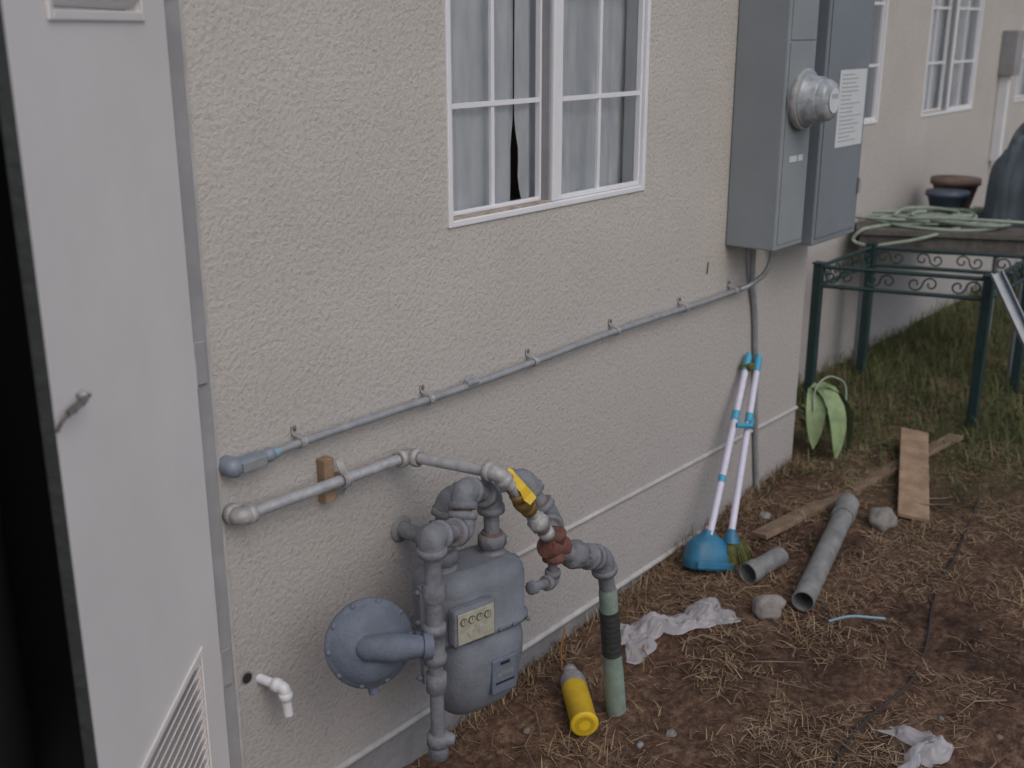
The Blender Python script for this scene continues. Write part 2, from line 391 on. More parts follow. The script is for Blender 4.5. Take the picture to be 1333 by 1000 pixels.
b.box((.565,-.012,.03),(.608,.0,2.16),'doortrim',.003);b.box((.565,-.012,2.162),(1.352,.0,2.21),'doortrim',.003)
b.box((1.353,-.006,.004),(1.362,-.0005,2.2),'trimline')
b.obj('door_frame',house)
door=empty('closet_door')
hx=V((-.777,-.629,0)).normalized()
mt=Matrix(((hx.x,-hx.y,0,1.300),(hx.y,hx.x,0,-.022),(0,0,1,0),(0,0,0,1)))
b=B()
op=[(.147,.545,1.825,2.03),(.150,.53,.20,.58)]
T=.020;DW=.700
xs=sorted({0,DW,*[o[0] for o in op],*[o[1] for o in op]});zs=sorted({.05,2.10,*[o[2] for o in op],*[o[3] for o in op]})
for yy,fl in ((-T/2,0),(T/2,1)):
    for i in range(len(xs)-1):
        for j in range(len(zs)-1):
            cx=(xs[i]+xs[i+1])/2;cz=(zs[j]+zs[j+1])/2
            if any(o[0]<cx<o[1] and o[2]<cz<o[3] for o in op):continue
            b.add([mt@V(p) for p in((xs[i],yy,zs[j]),(xs[i+1],yy,zs[j]),(xs[i+1],yy,zs[j+1]),(xs[i],yy,zs[j+1]))],[(0,1,2,3) if not fl else (3,2,1,0)],'door')
for qi,(a,c,d,e) in enumerate([(0,DW,.05,2.10)]+op):
    P=[(a,-T/2,d),(c,-T/2,d),(c,-T/2,e),(a,-T/2,e),(a,T/2,d),(c,T/2,d),(c,T/2,e),(a,T/2,e)]
    b.add([mt@V(p) for p in P],[(0,4,5,1),(1,5,6,2),(2,6,7,3),(3,7,4,0)],'tape' if qi==0 else 'door')
b.obj('leaf',door)
b=B()
for (a,c,d,e) in op:
    for sgn in (-1,1):
        y0,y1=sorted((sgn*(T/2+.0005),sgn*(T/2+.005)))
        b.box((a-.016,y0,d-.016),(a,y1,e+.016),'door',.002,mt);b.box((c,y0,d-.016),(c+.016,y1,e+.016),'door',.002,mt)
        b.box((a,y0,d-.016),(c,y1,d),'door',.002,mt);b.box((a,y0,e),(c,y1,e+.016),'door',.002,mt)
    nn=int((e-d)/.024)
    for i in range(nn):
        zc=d+.012+i*.024
        R=mt@Matrix.Translation((0,0,zc))@Matrix.Rotation(math.radians(38),4,'X')
        b.box((a+.001,-.014,-.0012),(c-.001,.014,.0012),'door',0,R)
b.obj('louvres',door)
b=B()
for zc in (.45,1.15,1.9):
    b.box((1.3145,-.020,zc-.045),(1.342,-.0125,zc+.045),'doortrim',.002)
    b.tube([(1.307,-.024,zc-.047),(1.307,-.024,zc+.047)],.0055,'trimline',10)
b.obj('hinges',door)
b=B()
c0=[mt@V((.618+i*.0015,T/2+.014+.0045*math.sin(i*1.5),1.284+.0045*math.cos(i*1.5))) for i in range(46)]
b.tube(c0,.0021,'latch',8)
b.tube([mt@V((.688,T/2+.014,1.284)),mt@V((.697,T/2+.008,1.276)),mt@V((.697,T/2,1.262))],.003,'latch',8)
b.ball(mt@V((.612,T/2+.010,1.288)),.008,'galvfit');b.tube([mt@V((.612,T/2,1.288)),mt@V((.612,T/2+.02,1.288))],.0035,'latch',8)
b.obj('spring_latch',door)
b=B();b.lathe((.93,.62,0),(0,0,1),[(0,.2),(.02,.23),(1.35,.23),(1.42,.19),(1.44,.02)],'heater',32)
b.tube(rnd([(.86,.62,1.4),(.86,.62,1.8),(.86,.95,1.8)],.05),.012,'rust',10);b.tube([(1.0,.62,1.4),(1.0,.62,2.2)],.012,'galv',10)
b.box((.87,.37,.25),(.97,.40,.36),'black',.005);b.tube(rnd([(.80,.42,.9),(.80,.36,.9),(.80,.36,.5),(.84,.36,.4)],.03),.008,'galv',8)
b.obj('water_heater')
# ------------------------------------------------------------------ gas meter
gas=empty('gas_meter')
Mc=V((1.895,-.235,0));mm_=Matrix.Translation(Mc)@Matrix.Rotation(math.radians(-13),4,'Z')
def loft(b,secs,k,mtx,n=40,ex=4.0):
    vs=[];fs=[]
    for (z,hw,hd,oy) in secs:
        for j in range(n):
            a=2*math.pi*j/n;c,s_=math.cos(a),math.sin(a)
            rr=(abs(c)**ex+abs(s_)**ex)**(-1/ex)
            vs.append(mtx@V((c*rr*hw,s_*rr*hd+oy,z)))
    for i in range(len(secs)-1):
        for j in range(n):fs.append((i*n+j,i*n+(j+1)%n,(i+1)*n+(j+1)%n,(i+1)*n+j))
    b.add(vs,fs,k,True)
    b.add(vs[:n],[tuple(reversed(range(n)))],k,True);b.add(vs[-n:],[tuple(range(n))],k,True)
b=B()
loft(b,[(.165,.045,.03,0),(.170,.070,.048,0),(.183,.088,.064,-.002),(.205,.100,.078,-.005),(.25,.112,.090,-.008),(.31,.121,.096,-.010),(.36,.125,.094,-.008),(.380,.125,.088,-.004),(.396,.128,.084,0)],'meter',mm_,56,3.2)
loft(b,[(.395,.130,.086,0),(.398,.139,.095,0),(.412,.139,.095,0),(.415,.132,.086,0),(.52,.132,.086,0),(.540,.128,.082,0),(.556,.113,.068,0),(.564,.085,.045,0)],'meter',mm_,56,4.5)
for s_ in (-1,1):
    b.box((s_*.134-.008,-.008,.27),(s_*.134+.008,.010,.394),'meter',.004,mm_)
    b.box((s_*.140-.008,-.008,.414),(s_*.140+.008,.010,.535),'meter',.004,mm_)
    for zz in (.29,.36,.44,.52):
        b.ball(mm_@V((s_*.150,.001,zz)),.008,'meter',(1,1,1),0,8)
b.box((-.012,-.111,.240),(.064,-.099,.335),'meter2',.004,mm_)
b.box((-.002,-.1125,.268),(.054,-.1113,.273),'black',0,mm_);b.box((.0,-.1125,.288),(.050,-.1113,.302),'pipe',0,mm_)
b.box((.012,-.112,.318),(.040,-.1113,.326),'black',0,mm_)
for i in range(6):
    b.ball(mm_@V((-.11+.044*i,-.096,.405)),.006,'meter2',(1,1,1),0,8)
b.obj('case',gas)
b=B()
b.box((-.126,-.116,.412),(-.004,-.087,.508),'meter',.008,mm_)
b.box((-.118,-.1195,.420),(-.012,-.1165,.500),'dial',.002,mm_)
for i in range(4):
    c=mm_@V((-.102+.023*i,-.120,.478));ax=mm_.to_3x3()@V((0,-1,0))
    b.lathe(c,ax,[(0,.0098),(.0012,.0098)],'black',14);b.lathe(c+ax*.0013,ax,[(0,.0080),(.0006,.0080)],'dial',14)
    b.box((-.1026+.023*i,-.1230,.478),(-.1014+.023*i,-.1222,.485),'black',0,mm_)
for i in range(2):
    c=mm_@V((-.080+.030*i,-.120,.445));ax=mm_.to_3x3()@V((0,-1,0))
    b.lathe(c,ax,[(0,.011),(.0012,.011)],'ink',14);b.lathe(c+ax*.0013,ax,[(0,.0095),(.0006,.0095)],'dial',14)
b.obj('index_dial',gas)
b=B()
for lx in (-.075,.072):
    c=mm_@V((lx,.0,.555))
    b.lathe(c,(0,0,1),[(0,.034),(.012,.034),(.014,.028),(.024,.028),(.026,.036),(.052,.036),(.056,.030)],'pipe',8 if lx>0 else 18)
    b.lathe(c+V((0,0,.056)),(0,0,1),[(0,.026),(.006,.026)],'rustring',18)
cR=mm_@V((.072,0,.60));cL=mm_@V((-.075,0,.60))
b.lathe(cL,(0,0,1),[(0,.024),(.022,.024),(.028,.018),(.03,.0)],'pipe',18)
fitted(b,[cR,(cR.x-.005,cR.y,.715),(1.835,-.275,.775),(1.80,-.30,.69),(1.665,-.33,.735),(1.668,-.33,.50)],.0195,'pipe',br=.034,fr=1.5)
b.obj('meter_loop',gas)
b=B()
b.tube([(1.668,-.33,.51),(1.672,-.33,.20)],.0165,'pipe',16)
b.lathe((1.667,-.33,.42),(0,0,1),[(0,.020),(.002,.027),(.02,.027),(.022,.0235),(.078,.0235),(.08,.027),(.098,.027),(.10,.020)],'pipe',18)
b.lathe((1.67,-.33,.345),(0,0,1),[(0,.018),(.002,.024),(.045,.024),(.047,.018)],'pipe',18)
b.lathe((1.672,-.33,.20),(0,0,1),[(0,.020),(.002,.027),(.03,.027),(.032,.022)],'pipe',8)
b.lathe((1.672,-.33,.165),(0,0,1),[(0,.012),(.004,.024),(.035,.024)],'pipe',18)
b.tube([(1.672,-.33,.22),(1.690,-.355,.216),(1.694,-.362,.215)],[.016,.016,.011],'pipe',12)
b.tube([(1.668,-.33,.62),(1.668,-.33,.60),(1.668,-.33,.58)],[.026,.029,.026],'pipe',8)
b.obj('drip_leg',gas)
b=B()
rc=V((1.555,-.235,.487));ra=V((-.42,-.86,.22)).normalized()
b.tube(rnd([(1.667,-.33,.470),(1.62,-.29,.474),rc+V((.02,-.03,0))],.03),.022,'meter2',16)
b.tube([(1.655,-.32,.471),(1.635,-.303,.472)],[.031,.031],'meter2',6)
b.lathe(rc-ra*.045,ra,[(0,.045),(.006,.07),(.022,.088),(.036,.092),(.038,.101),(.044,.102),(.050,.102),(.052,.094),(.060,.090),(.076,.070),(.085,.048),(.089,.03),(.090,0)],'meter2',40)
tx=ra.cross(V((0,0,1))).normalized();ty=tx.cross(ra).normalized()
for i in range(10):
    a=i*2*math.pi/10;b.ball(rc+ra*.006+(tx*math.cos(a)+ty*math.sin(a))*.095,.0075,'meter2',(1,1,1),0,8)
q0=rc+ra*.040;q1=V((1.632,-.338,.482))
b.tube([q0-(q1-q0)*.35,q0-(q1-q0)*.2,q0+(q1-q0)*.35,q0+(q1-q0)*.75,q1],[.014,.030,.036,.028,.024],'meter2',8)
b.tube([q1-(q1-q0)*.08,q1+(q1-q0)*.10],[.031,.031],'meter2',8)
b.tube([rc+V((0,0,-.08)),rc+V((.0,-.01,-.125))],[.014,.012],'meter2',12)
b.obj('regulator',gas)
gp=empty('gas_pipe')
b=B()
fitted(b,[(1.90,.02,.575),(1.90,-.13,.575),(1.925,-.145,.69),(2.15,-.205,.685),(2.20,-.25,.575),(2.115,-.33,.548)],.021,'pipe',br=.036,fr=1.42)
b.lathe((1.90,-.002,.575),(0,-1,0),[(0,.036),(.004,.034),(.006,.024)],'found',18)
b.obj('house_line',gp)
b=B()
fitted(b,[(1.378,.01,.80),(1.378,-.042,.80),(1.89,-.045,.787),(1.915,-.31,.800),(1.945,-.33,.762)],.0135,'galv','galvfit',.024,1.45)
b.tube([(1.945,-.33,.762),(2.105,-.33,.565)],.0125,'galv',14)
d=(V((2.105,-.33,.565))-V((1.945,-.33,.762))).normalized();S=V((1.945,-.33,.762))
b.lathe(S+d*.028,d,[(0,.014),(.002,.021),(.02,.021),(.024,.017),(.03,.025),(.052,.025),(.058,.017),(.064,.021),(.082,.021),(.084,.014)],'brass',12)
b.lathe(S+d*.135,d,[(0,.014),(.002,.020),(.018,.020),(.02,.027),(.042,.027),(.044,.021),(.06,.021),(.062,.014)],'galvfit',8)
b.lathe(S+d*.205,d,[(0,.014),(.002,.021),(.022,.021),(.024,.014)],'galvfit',16)
b.obj('galvanised_line',gp)
b=B()
vc=S+d*.066;up=V((-.30,-.75,.58)).normalized()
b.tube([vc,vc+up*.034],.008,'brass',10)
hd=V((-.42,.30,.85));hd=(hd-up*hd.dot(up)).normalized();wd=hd.cross(up).normalized()
h0=vc+up*.035-hd*.014
P=[];Wd=[.013,.016,.012,.012,.015,.012];Ls=[0,.018,.04,.075,.09,.098];Off=[0,0,.010,.014,.014,.012]
for t,w,o_ in zip(Ls,Wd,Off):
    c=h0+hd*t+up*o_;P+=[c-wd*w,c+wd*w,c+wd*w+up*.004,c-wd*w+up*.004]
F_=[]
for i in range(5):
    for j in range(4):F_.append((i*4+j,i*4+(j+1)%4,(i+1)*4+(j+1)%4,(i+1)*4+j))
F_+=[(3,2,1,0),(20,21,22,23)]
b.add(P,F_,'yellow')
b.obj('valve_handle',gp)
b=B()
b.lathe((2.115,-.33,.505),(0,0,1),[(0,.022),(.002,.030),(.018,.030),(.020,.026),(.062,.026),(.064,.031),(.082,.031),(.084,.02)],'rust',18)
b.tube([(2.08,-.33,.555),(2.155,-.33,.53)],.028,'rust',16)
fitted(b,[(2.11,-.33,.51),(2.112,-.33,.448),(2.035,-.33,.462)],.0125,'pipe',br=.022,fr=1.4)
b.lathe((2.035,-.33,.462),(-1,0,.15),[(0,.018),(.015,.018),(.017,.012),(.02,.001)],'pipe',10)
fitted(b,[(2.12,-.33,.53),(2.23,-.333,.474),(2.335,-.33,.430),(2.372,-.33,.30)],.0225,'pipe',br=.040,fr=1.38)
b.lathe((2.18,-.331,.500),V((.9,0,-.42)),[(0,.024),(.003,.036),(.018,.040),(.038,.040),(.042,.034),(.06,.034),(.064,.024)],'pipe',8)
b.obj('tee_and_elbow',gp)
b=B()
a0=V((2.365,-.33,.325));a1=V((2.445,-.33,-.22));L_=lambda t:a0+(a1-a0)*t
b.tube([L_(0),L_(.02),L_(.13)],[.024,.026,.026],'greenpipe',18)
pt=[];rr=[]
for i in range(26):
    t=.13+.27*i/25;pt.append(L_(t));rr.append(.0275+.0012*(i%3==0)+.0008*math.sin(i*2.1))
b.tube(pt,rr,'tape',18)
b.tube([L_(.40),L_(.46),L_(.5),L_(.7),L_(1)],[.026,.028,.029,.030,.031],'greenpipe',18)
b.obj('service_riser',gp)
b=B()
b.box((1.632,-.028,.740),(1.662,-.0005,.848),'wood2',.002);b.box((1.672,-.026,.777),(1.706,-.0005,.797),'wood2',.002)
pth=[(1.675,-.03,.838)]+[(1.675,-.045-.018*math.sin(math.radians(t)),.793+.018*math.cos(math.radians(t))) for t in range(0,181,20)]+[(1.675,-.03,.75)]
for dx in (-.008,-.004,0,.004,.008):
    b.tube([(p[0]+dx,p[1],p[2]) for p in pth],.0022,'galvfit',6)
b.obj('strap_block',gp)
# ------------------------------------------------------------------ conduit
cd=empty('electrical_conduit')
b=B()
pth=[(1.45,-.028,.908)]
x=1.45
while x<3.56:
    x+=.1;pth.append((x,-.028+.0,.908+.004*math.sin(x*5)))
pth+=[(3.60,-.030,.905),(3.645,-.05,.915),(3.675,-.09,.955),(3.683,-.11,1.0),(3.683,-.115,1.075)]
b.tube(rnd(pth,.02,2),.0098,'conduit',12)
for x in (1.57,1.99,2.42,2.83,3.24,3.58):
    z=.908+.004*math.sin(x*5)
    for dx in (-.006,-.002,.002,.006):
        b.tube([(x+dx,-.001,z-.006),(x+dx,-.024,z-.014)]+[(x+dx,-.028-.012*math.cos(math.radians(t)),z+.012*math.sin(math.radians(t))) for t in range(-70,91,20)]+[(x+dx,-.010,z+.014),(x+dx,-.004,z+.018),(x+dx,-.003,z+.034)],.0017,'galvfit',6)
    b.ball((x,-.006,z+.027),.0055,'rustring',(1,.6,1),0,8)
for x in (2.15,3.05):
    b.tube([(x-.022,-.028,.911),(x+.022,-.028,.911)],.0112,'conduit',12)
b.obj('tube',cd)
b=B()
b.box((1.385,-.044,.895),(1.462,-.012,.923),'conduitfit',.005);b.box((1.392,-.048,.898),(1.455,-.0445,.920),'conduit',.002)
b.lathe((1.380,0,.909),(0,-1,0),[(0,.022),(.028,.022),(.040,.019),(.046,.010),(.047,.0)],'conduitfit',20)
b.lathe((1.458,-.028,.909),(1,0,0),[(0,.014),(.012,.014),(.014,.0155),(.024,.0155),(.028,.012)],'conduitfit',14)
b.tube([(1.488,-.028,.909),(1.500,-.028,.909)],.0108,'palecyan',12)
b.obj('conduit_body',cd)
b=B()
b.tube(rnd([(3.70,-.03,1.09),(3.715,-.022,.98),(3.735,-.016,.90),(3.775,-.013,.80),(3.80,-.013,.65),(3.84,-.013,.35),(3.89,-.013,.06),(3.90,-.03,-.05)],.1),.0105,'conduit',10)
b.obj('flexible_conduit',cd)
# ------------------------------------------------------------------ electrical panels
ep=empty('electrical_panel')
b=B()
b.box((3.54,-.188,1.07),(3.755,-.001,2.45),'ebox',.006)
b.box((3.556,-.191,1.09),(3.740,-.1885,1.75),'ebox',.002);b.box((3.556,-.191,1.76),(3.740,-.1885,2.43),'ebox',.002)
b.box((3.60,-.1925,1.365),(3.655,-.1912,1.385),'paper');b.box((3.665,-.1925,1.365),(3.70,-.1912,1.385),'paper')
b.lathe((3.683,-.115,1.07),(0,0,-1),[(0,.016),(.012,.016),(.014,.013),(.025,.013)],'galvfit',12)
b.obj('meter_main',ep)
b=B()
c=V((3.648,-.191,1.57));ax=V((0,-1,0))
b.lathe(c,ax,[(0,.096),(.012,.096),(.016,.092),(.030,.092),(.034,.086)],'ebox',36)
b.lathe(c+ax*.010,ax,[(0,.098),(.004,.100),(.016,.100),(.019,.098)],'galvfit',36)
b.lathe(c+ax*.034,ax,[(0,.084),(.004,.078),(.045,.076),(.050,.072)],'meterglass',36)
b.lathe(c+ax*.084,ax,[(0,.070),(.020,.067),(.030,.060),(.035,.045),(.037,0)],'meterglass',36)
b.lathe(c+ax*.1215,ax,[(0,.040),(.001,.040)],'paper',24)
b.box((3.625,-.3145,1.578),(3.672,-.3135,1.592),'ink')
b.obj('electric_meter',ep)
ep2=empty('electrical_disconnect_box')
b=B()
b.box((3.842,-.188,1.045),(4.222,-.001,2.45),'ebox2',.006)
b.box((3.858,-.1925,1.07),(4.206,-.1885,2.42),'ebox2',.003)
b.box((3.955,-.1945,1.385),(4.190,-.193,1.655),'paper')
rr_=random.Random(3)
for i in range(17):
    z=1.637-i*.0145;b.box((3.975,-.1955,z),(3.975+rr_.uniform(.08,.19),-.1948,z+.0035),'ink')
b.box((4.19,-.205,1.2),(4.204,-.195,1.26),'galvfit',.002)
b.box((3.757,-.10,1.5),(3.840,-.04,1.56),'conduit',.004)
b.obj('cabinet',ep2)
b=B()
fitted(b,[(1.425,.01,.368),(1.448,-.062,.356),(1.452,-.066,.285)],.0115,'pvc',br=.02,fr=1.25,ring='pvc')
b.obj('pvc_drain_pipe')
b=B();b.lathe((1.392,-.0015,.385),(0,-1,0),[(0,.0125),(.0008,.0125)],'black',12);b.lathe((1.392,-.001,.385),(0,-1,0),[(0,.017),(.0003,.017)],'found',12);b.obj('wall_hole',house)
b=B();b.tube([(3.42,-.003,.99),(3.425,-.003,1.03)],.003,'rustring',6);b.obj('wall_nail',house)
# ------------------------------------------------------------------ broom + dustpan
def pole(b,a,c,r,segs):
    a=V(a);c=V(c)
    for t0,t1,k,rm in segs:b.tube([a+(c-a)*t0,a+(c-a)*t1],r*rm,k,14)
b=B()
A=(3.298,-.135,.09);C=(3.735,-.022,.64)
pole(b,A,C,.0125,[(0,.91,'pole',1),(.28,.315,'cyan',1.12),(.62,.67,'cyan',1.2),(.90,.985,'cyan',1.15),(.985,1.0,'cyan',.7)])
pm=Matrix.Translation((3.265,-.145,-.022))@Matrix.Rotation(math.radians(-30),4,'Z')@Matrix.Rotation(math.radians(-14),4,'X')@Matrix.Rotation(math.radians(12),4,'Y')
loft(b,[(.0,.082,.058,0),(.004,.084,.060,0),(.05,.082,.056,0),(.085,.072,.048,.004),(.108,.050,.034,.006),(.120,.024,.020,.006),(.135,.018,.016,.006)],'bluepan',pm,32,3)
b.box((-.072,-.066,.006),(.072,-.0565,.030),'bluepan',.003,pm)
b.obj('dustpan')
b=B()
A=(3.365,-.185,.10);C=(3.80,-.03,.62)
pole(b,A,C,.0125,[(0,.91,'pole',1),(.60,.65,'cyan',1.2),(.90,.985,'cyan',1.15),(.985,1.0,'cyan',.7)])
b.tube([V(A),V((3.355,-.19,.085)),V((3.35,-.193,.06))],[.014,.022,.030],'bluepan',12)
rb=random.Random(9)
for i in range(320):
    u=rb.uniform(-1,1);v_=rb.uniform(-1,1)
    p=V((3.35+.030*u,-.195+.022*v_-.012*u,.062));q=V((3.345+.055*u+rb.gauss(0,.004),-.21+.035*v_-.03*u,-.022+rb.uniform(0,.012)))
    b.tube([p,(p+q)/2+V((.008*u,0,.004)),q],.0022,'olive',4,caps=False)
b.obj('hand_broom')
b=B()
b.tube([V((3.55,-.083,.42)),V((3.60,-.115,.41)),V((3.635,-.10,.42))],.010,'cyan',8);b.obj('pole_clip')
b=B()
b.box((3.685,-.055,.585),(3.725,-.012,.61),'olive',.006);b.ball((3.70,-.05,.60),.02,'olive',(1,.7,.8),.3,10);b.obj('hanging_tag')
# ------------------------------------------------------------------ ground clutter
b=B()
a=V((2.262,-.335,-.056));e=V((2.47,-.125,-.040));ax=(e-a).normalized()
b.lathe(a,ax,[(0,.030),(.0005,.036),(.004,.040),(.008,.041),(.012,.038),(.170,.038)],'yellow',28)
b.lathe(a-ax*.0008,ax,[(0,.028),(.0004,.028)],'yellow2',20);b.lathe(a-ax*.0014,ax,[(0,.016),(.0004,.016)],'yellow',20)
b.lathe(a+ax*.170,ax,[(0,.0375),(.040,.037),(.055,.032),(.067,.020),(.075,.017),(.077,.020),(.099,.020),(.101,.0)],'galvfit',24)
b.obj('spray_can')
b=B();b.tube([(2.50,-.08,-.09),(2.50,-.075,-.02),(2.515,-.08,.05)],.003,'orange',6);b.obj('wire_stub')
def sheet(name,cx,cy,lx,ly,rot,h,key,seed,n=60):
    vs=[];fs=[];ca,sa=math.cos(rot),math.sin(rot)
    for j in range(n):
        for i in range(n):
            u=i/(n-1)*2-1;v=j/(n-1)*2-1
            k=1+.55*noise.noise(V((math.atan2(v,u)*1.3,seed,0)))
            px=u*lx*k;py=v*ly*k*(1+.5*noise.noise(V((u*2,seed,3))))+.05*math.sin(u*2.5+seed)
            q=V((px*14+seed,py*14,seed))
            px+=.03*noise.noise(q*1.3);py+=.03*noise.noise(q*1.3+V((9,9,9)))
            x=cx+px*ca-py*sa;y=cy+px*sa+py*ca
            rdg=abs(noise.noise(q*.9))+.6*abs(noise.noise(q*2.3))+.35*abs(noise.noise(q*5))+.15*abs(noise.noise(q*11))
            ed=max(0,1-max(abs(u),abs(v))**3)
            vs.append((x,y,zg(x)+.010+h*rdg*(.3+.7*ed)))
    for j in range(n-1):
        for i in range(n-1):fs.append((j*n+i,j*n+i+1,(j+1)*n+i+1,(j+1)*n+i))
    b=B();b.add(vs,fs,key,True);return b.obj(name)
bagm=bpy.data.materials.new('thin_plastic');bagm.use_nodes=True
pb=bagm.node_tree.nodes['Principled BSDF'];pb.inputs['Base Color'].default_value=(.58,.58,.62,1);pb.inputs['Roughness'].default_value=.22
pb.inputs['Alpha'].default_value=.5;M['thin']=bagm
sheet('plastic_bag',2.87,-.255,.20,.065,math.radians(-8),.050,'thin',3)
sheet('plastic_bag',2.73,-1.09,.085,.05,math.radians(40),.045,'thin',11,36)
def hollow(b,a,e,r,k,th=.004):
    a=V(a);e=V(e);ax=(e-a).normalized()
    b.tube([a,e],r,k,24,caps=False);b.tube([e,a],r-th,k,24,caps=False)
    for c,s_ in ((a,-1),(e,1)):
        b.tube([c,c+ax*1e-5*s_],[r,r-th],k,24,caps=False)
b=B();hollow(b,(3.19,-.545,.012),(3.83,-.405,.062),.037,'gpipe')
b.tube([(3.80,-.4115,.06),(3.87,-.396,.066)],.043,'gpipe',20);b.ball((3.89,-.39,.075),.045,'gpipe',(1,1,1),.1)
b.obj('drain_pipe')
b=B();hollow(b,(3.275,-.315,.012),(3.435,-.345,.022),.034,'gpipe');hollow(b,(3.255,-.311,.011),(3.30,-.320,.013),.039,'gpipe');b.obj('pipe_offcut')
for i,(x,y,r,sc) in enumerate([(3.13,-.455,.052,(1.1,.95,.75)),(3.90,-.525,.052,(1,1,.9)),(2.10,-.62,.020,(1,.8,.6)),(2.42,-.52,.016,(1,1,.7)),(3.70,-.15,.025,(1,1,.7))]):
    b=B();b.ball((x,y,zg(x)+r*.40),r,'rock',sc,.28,26,1.5,i*3+1);b.obj('rock')
def plank(a,e,w,t,k,roll=0):
    a=V(a);e=V(e);ax=(e-a);Ln=ax.length;ax.normalize();sd=ax.cross(V((0,0,1))).normalized();u=sd.cross(ax)
    mt_=Matrix(((ax.x,sd.x,u.x,a.x),(ax.y,sd.y,u.y,a.y),(ax.z,sd.z,u.z,a.z),(0,0,0,1)))@Matrix.Rotation(roll,4,'X')
    b=B();b.box((0,-w/2,-t/2),(Ln,w/2,t/2),k,.003,mt_);return b,mt_,Ln
plank((3.52,-.215,.03),(4.90,-.46,.080),.070,.02,'wood',.15)[0].obj('scrap_board')
plank((3.985,-.61,.05),(4.72,-.335,.125),.115,.018,'wood2',-.12)[0].obj('scrap_board')
b=B();b.tube(rnd([(3.16,-.65,-.01),(3.20,-.70,.01),(3.27,-.79,-.0)],.05),.0045,'palecyan',8);b.obj('blue_strip')
b=B()
pth=[]
for i,(x,y) in enumerate([(4.3,-.75),(3.83,-.83),(3.5,-.86),(3.2,-.95),(2.98,-.98),(2.8,-.93),(2.59,-.93),(2.4,-.98),(2.1,-1.0)]):pth.append((x,y,zg(x)+.008+.008*math.sin(i*2)))
b.tube(rnd(pth,.12),.0038,'cable',8)
b.obj('black_cable')
b=B()
rt=random.Random(4)
for i in range(34):
    x=rt.uniform(2.1,4.3);y=rt.uniform(-1.4,-.1);a=rt.uniform(0,6.28);l=rt.uniform(.06,.2);z=zg(x)+.012
    b.tube([(x,y,z),(x+math.cos(a)*l*.5,y+math.sin(a)*l*.5,z+rt.uniform(.0,.02)),(x+math.cos(a+.3)*l,y+math.sin(a+.3)*l,z+.004)],[.003,.0025,.001],'wood',5)
b.obj('twigs')
def leaf(b,base,d,Ln,w,droop,k):
    base=V(base);d=V(d).normalized();sd=d.cross(V((0,0,1))).normalized();n_=9;vs=[];p=base.copy();dv=d.copy()
    for i in range(n_):
        t=i/(n_-1);ww=w*math.sin(math.pi*min(1,.12+t*.88))**.8
        up=sd.cross(dv).normalized()
        vs+=[p-sd*ww+up*ww*.35,p,p+sd*ww+up*ww*.35]
        dv=(dv+V((0,0,-droop/n_))).normalized();p=p+dv*Ln/n_
    fs=[]
    for i in range(n_-1):
        for j in range(2):fs.append((i*3+j,i*3+j+1,(i+1)*3+j+1,(i+1)*3+j))
    b.add(vs,fs,k,True)
b=B();rp=random.Random(12)
for i in range(6):
    a=rp.uniform(0,6.28);leaf(b,(4.42+rp.uniform(-.03,.03),.03+rp.uniform(-.03,.03),.14),(math.cos(a)*.5,math.sin(a)*.5,1.1+rp.uniform(0,.6)),rp.uniform(.22,.32),rp.uniform(.012,.020),rp.uniform(2.0,4.5),'leaf')
for (a,l,w) in ((-.9,.46,.055),(-1.9,.42,.050),(-.2,.38,.040),(-2.6,.34,.04)):
    leaf(b,(4.40,.0,.33),(math.cos(a)*.55,math.sin(a)*.55,.75),l,w,6.5,'leaf')
b.tube([(4.42,.02,.08),(4.41,.0,.2),(4.40,.0,.34)],.010,'leaf',8)
b.tube(rnd([(4.30,-.05,.27),(4.33,-.03,.36),(4.42,-.05,.40),(4.55,-.08,.34),(4.52,-.1,.22)],.05),.004,'hose',6)
b.obj('leafy_plant')
# ------------------------------------------------------------------ wrought-iron table frame
b=B()
A,Bc,C,Dd=V((4.97,.27,0)),V((5.17,-.44,0)),V((5.82,-.44,0)),V((5.60,.27,0))
cor=[A,Bc,C,Dd]
for c in cor:
    b.box((c.x-.021,c.y-.021,-.02),(c.x+.021,c.y+.021,.745),'iron',.003)
    b.box((c.x-.026,c.y-.026,.746),(c.x+.026,c.y+.026,.756),'iron',.003)
for i in range(4):
    p=cor[i];q=cor[(i+1)%4]
    for z in (.735,.645):b.tube([p+V((0,0,z)),q+V((0,0,z))],.010,'iron',8)
    dv=(q-p);Ln=dv.length;dv.normalize();n_=int(Ln/.15)
    for j in range(n_):
        cx=(j+.5)/n_*Ln
        for sg in(-1,1):
            pp=[]
            for s in range(22):
                t=s/21;an=t*2.2*math.pi;r_=.034*(1-t*.75)
                pp.append(p+dv*(cx+sg*(.034)+ -sg*r_*math.cos(an))+V((0,0,.69+sg*r_*math.sin(an))))
            b.tube(pp,.0042,'iron',5)
b.obj('iron_table_frame')
dt=empty('plank_table')
b=B()
P0=V((5.60,.36,0));P1=V((6.00,-.46,0));u_=(P1-P0).normalized();w_=V((-u_.y,u_.x,0));
if w_.x<0:w_=-w_
Lt=(P1-P0).length
mt2=Matrix(((u_.x,w_.x,0,P0.x),(u_.y,w_.y,0,P0.y),(0,0,1,0),(0,0,0,1)))
for i in range(8):
    y0=i*.115;rz=random.uniform(-.004,.004)
    b.box((-.0,y0,.785+rz),(Lt+random.uniform(-.03,.05),y0+.108,.815+rz),'deck',.003,mt2)
b.box((.02,.02,.70),(Lt-.02,.05,.783),'deck',0,mt2);b.box((.02,.84,.70),(Lt-.02,.87,.783),'deck',0,mt2)
b.obj('top',dt)
b=B()
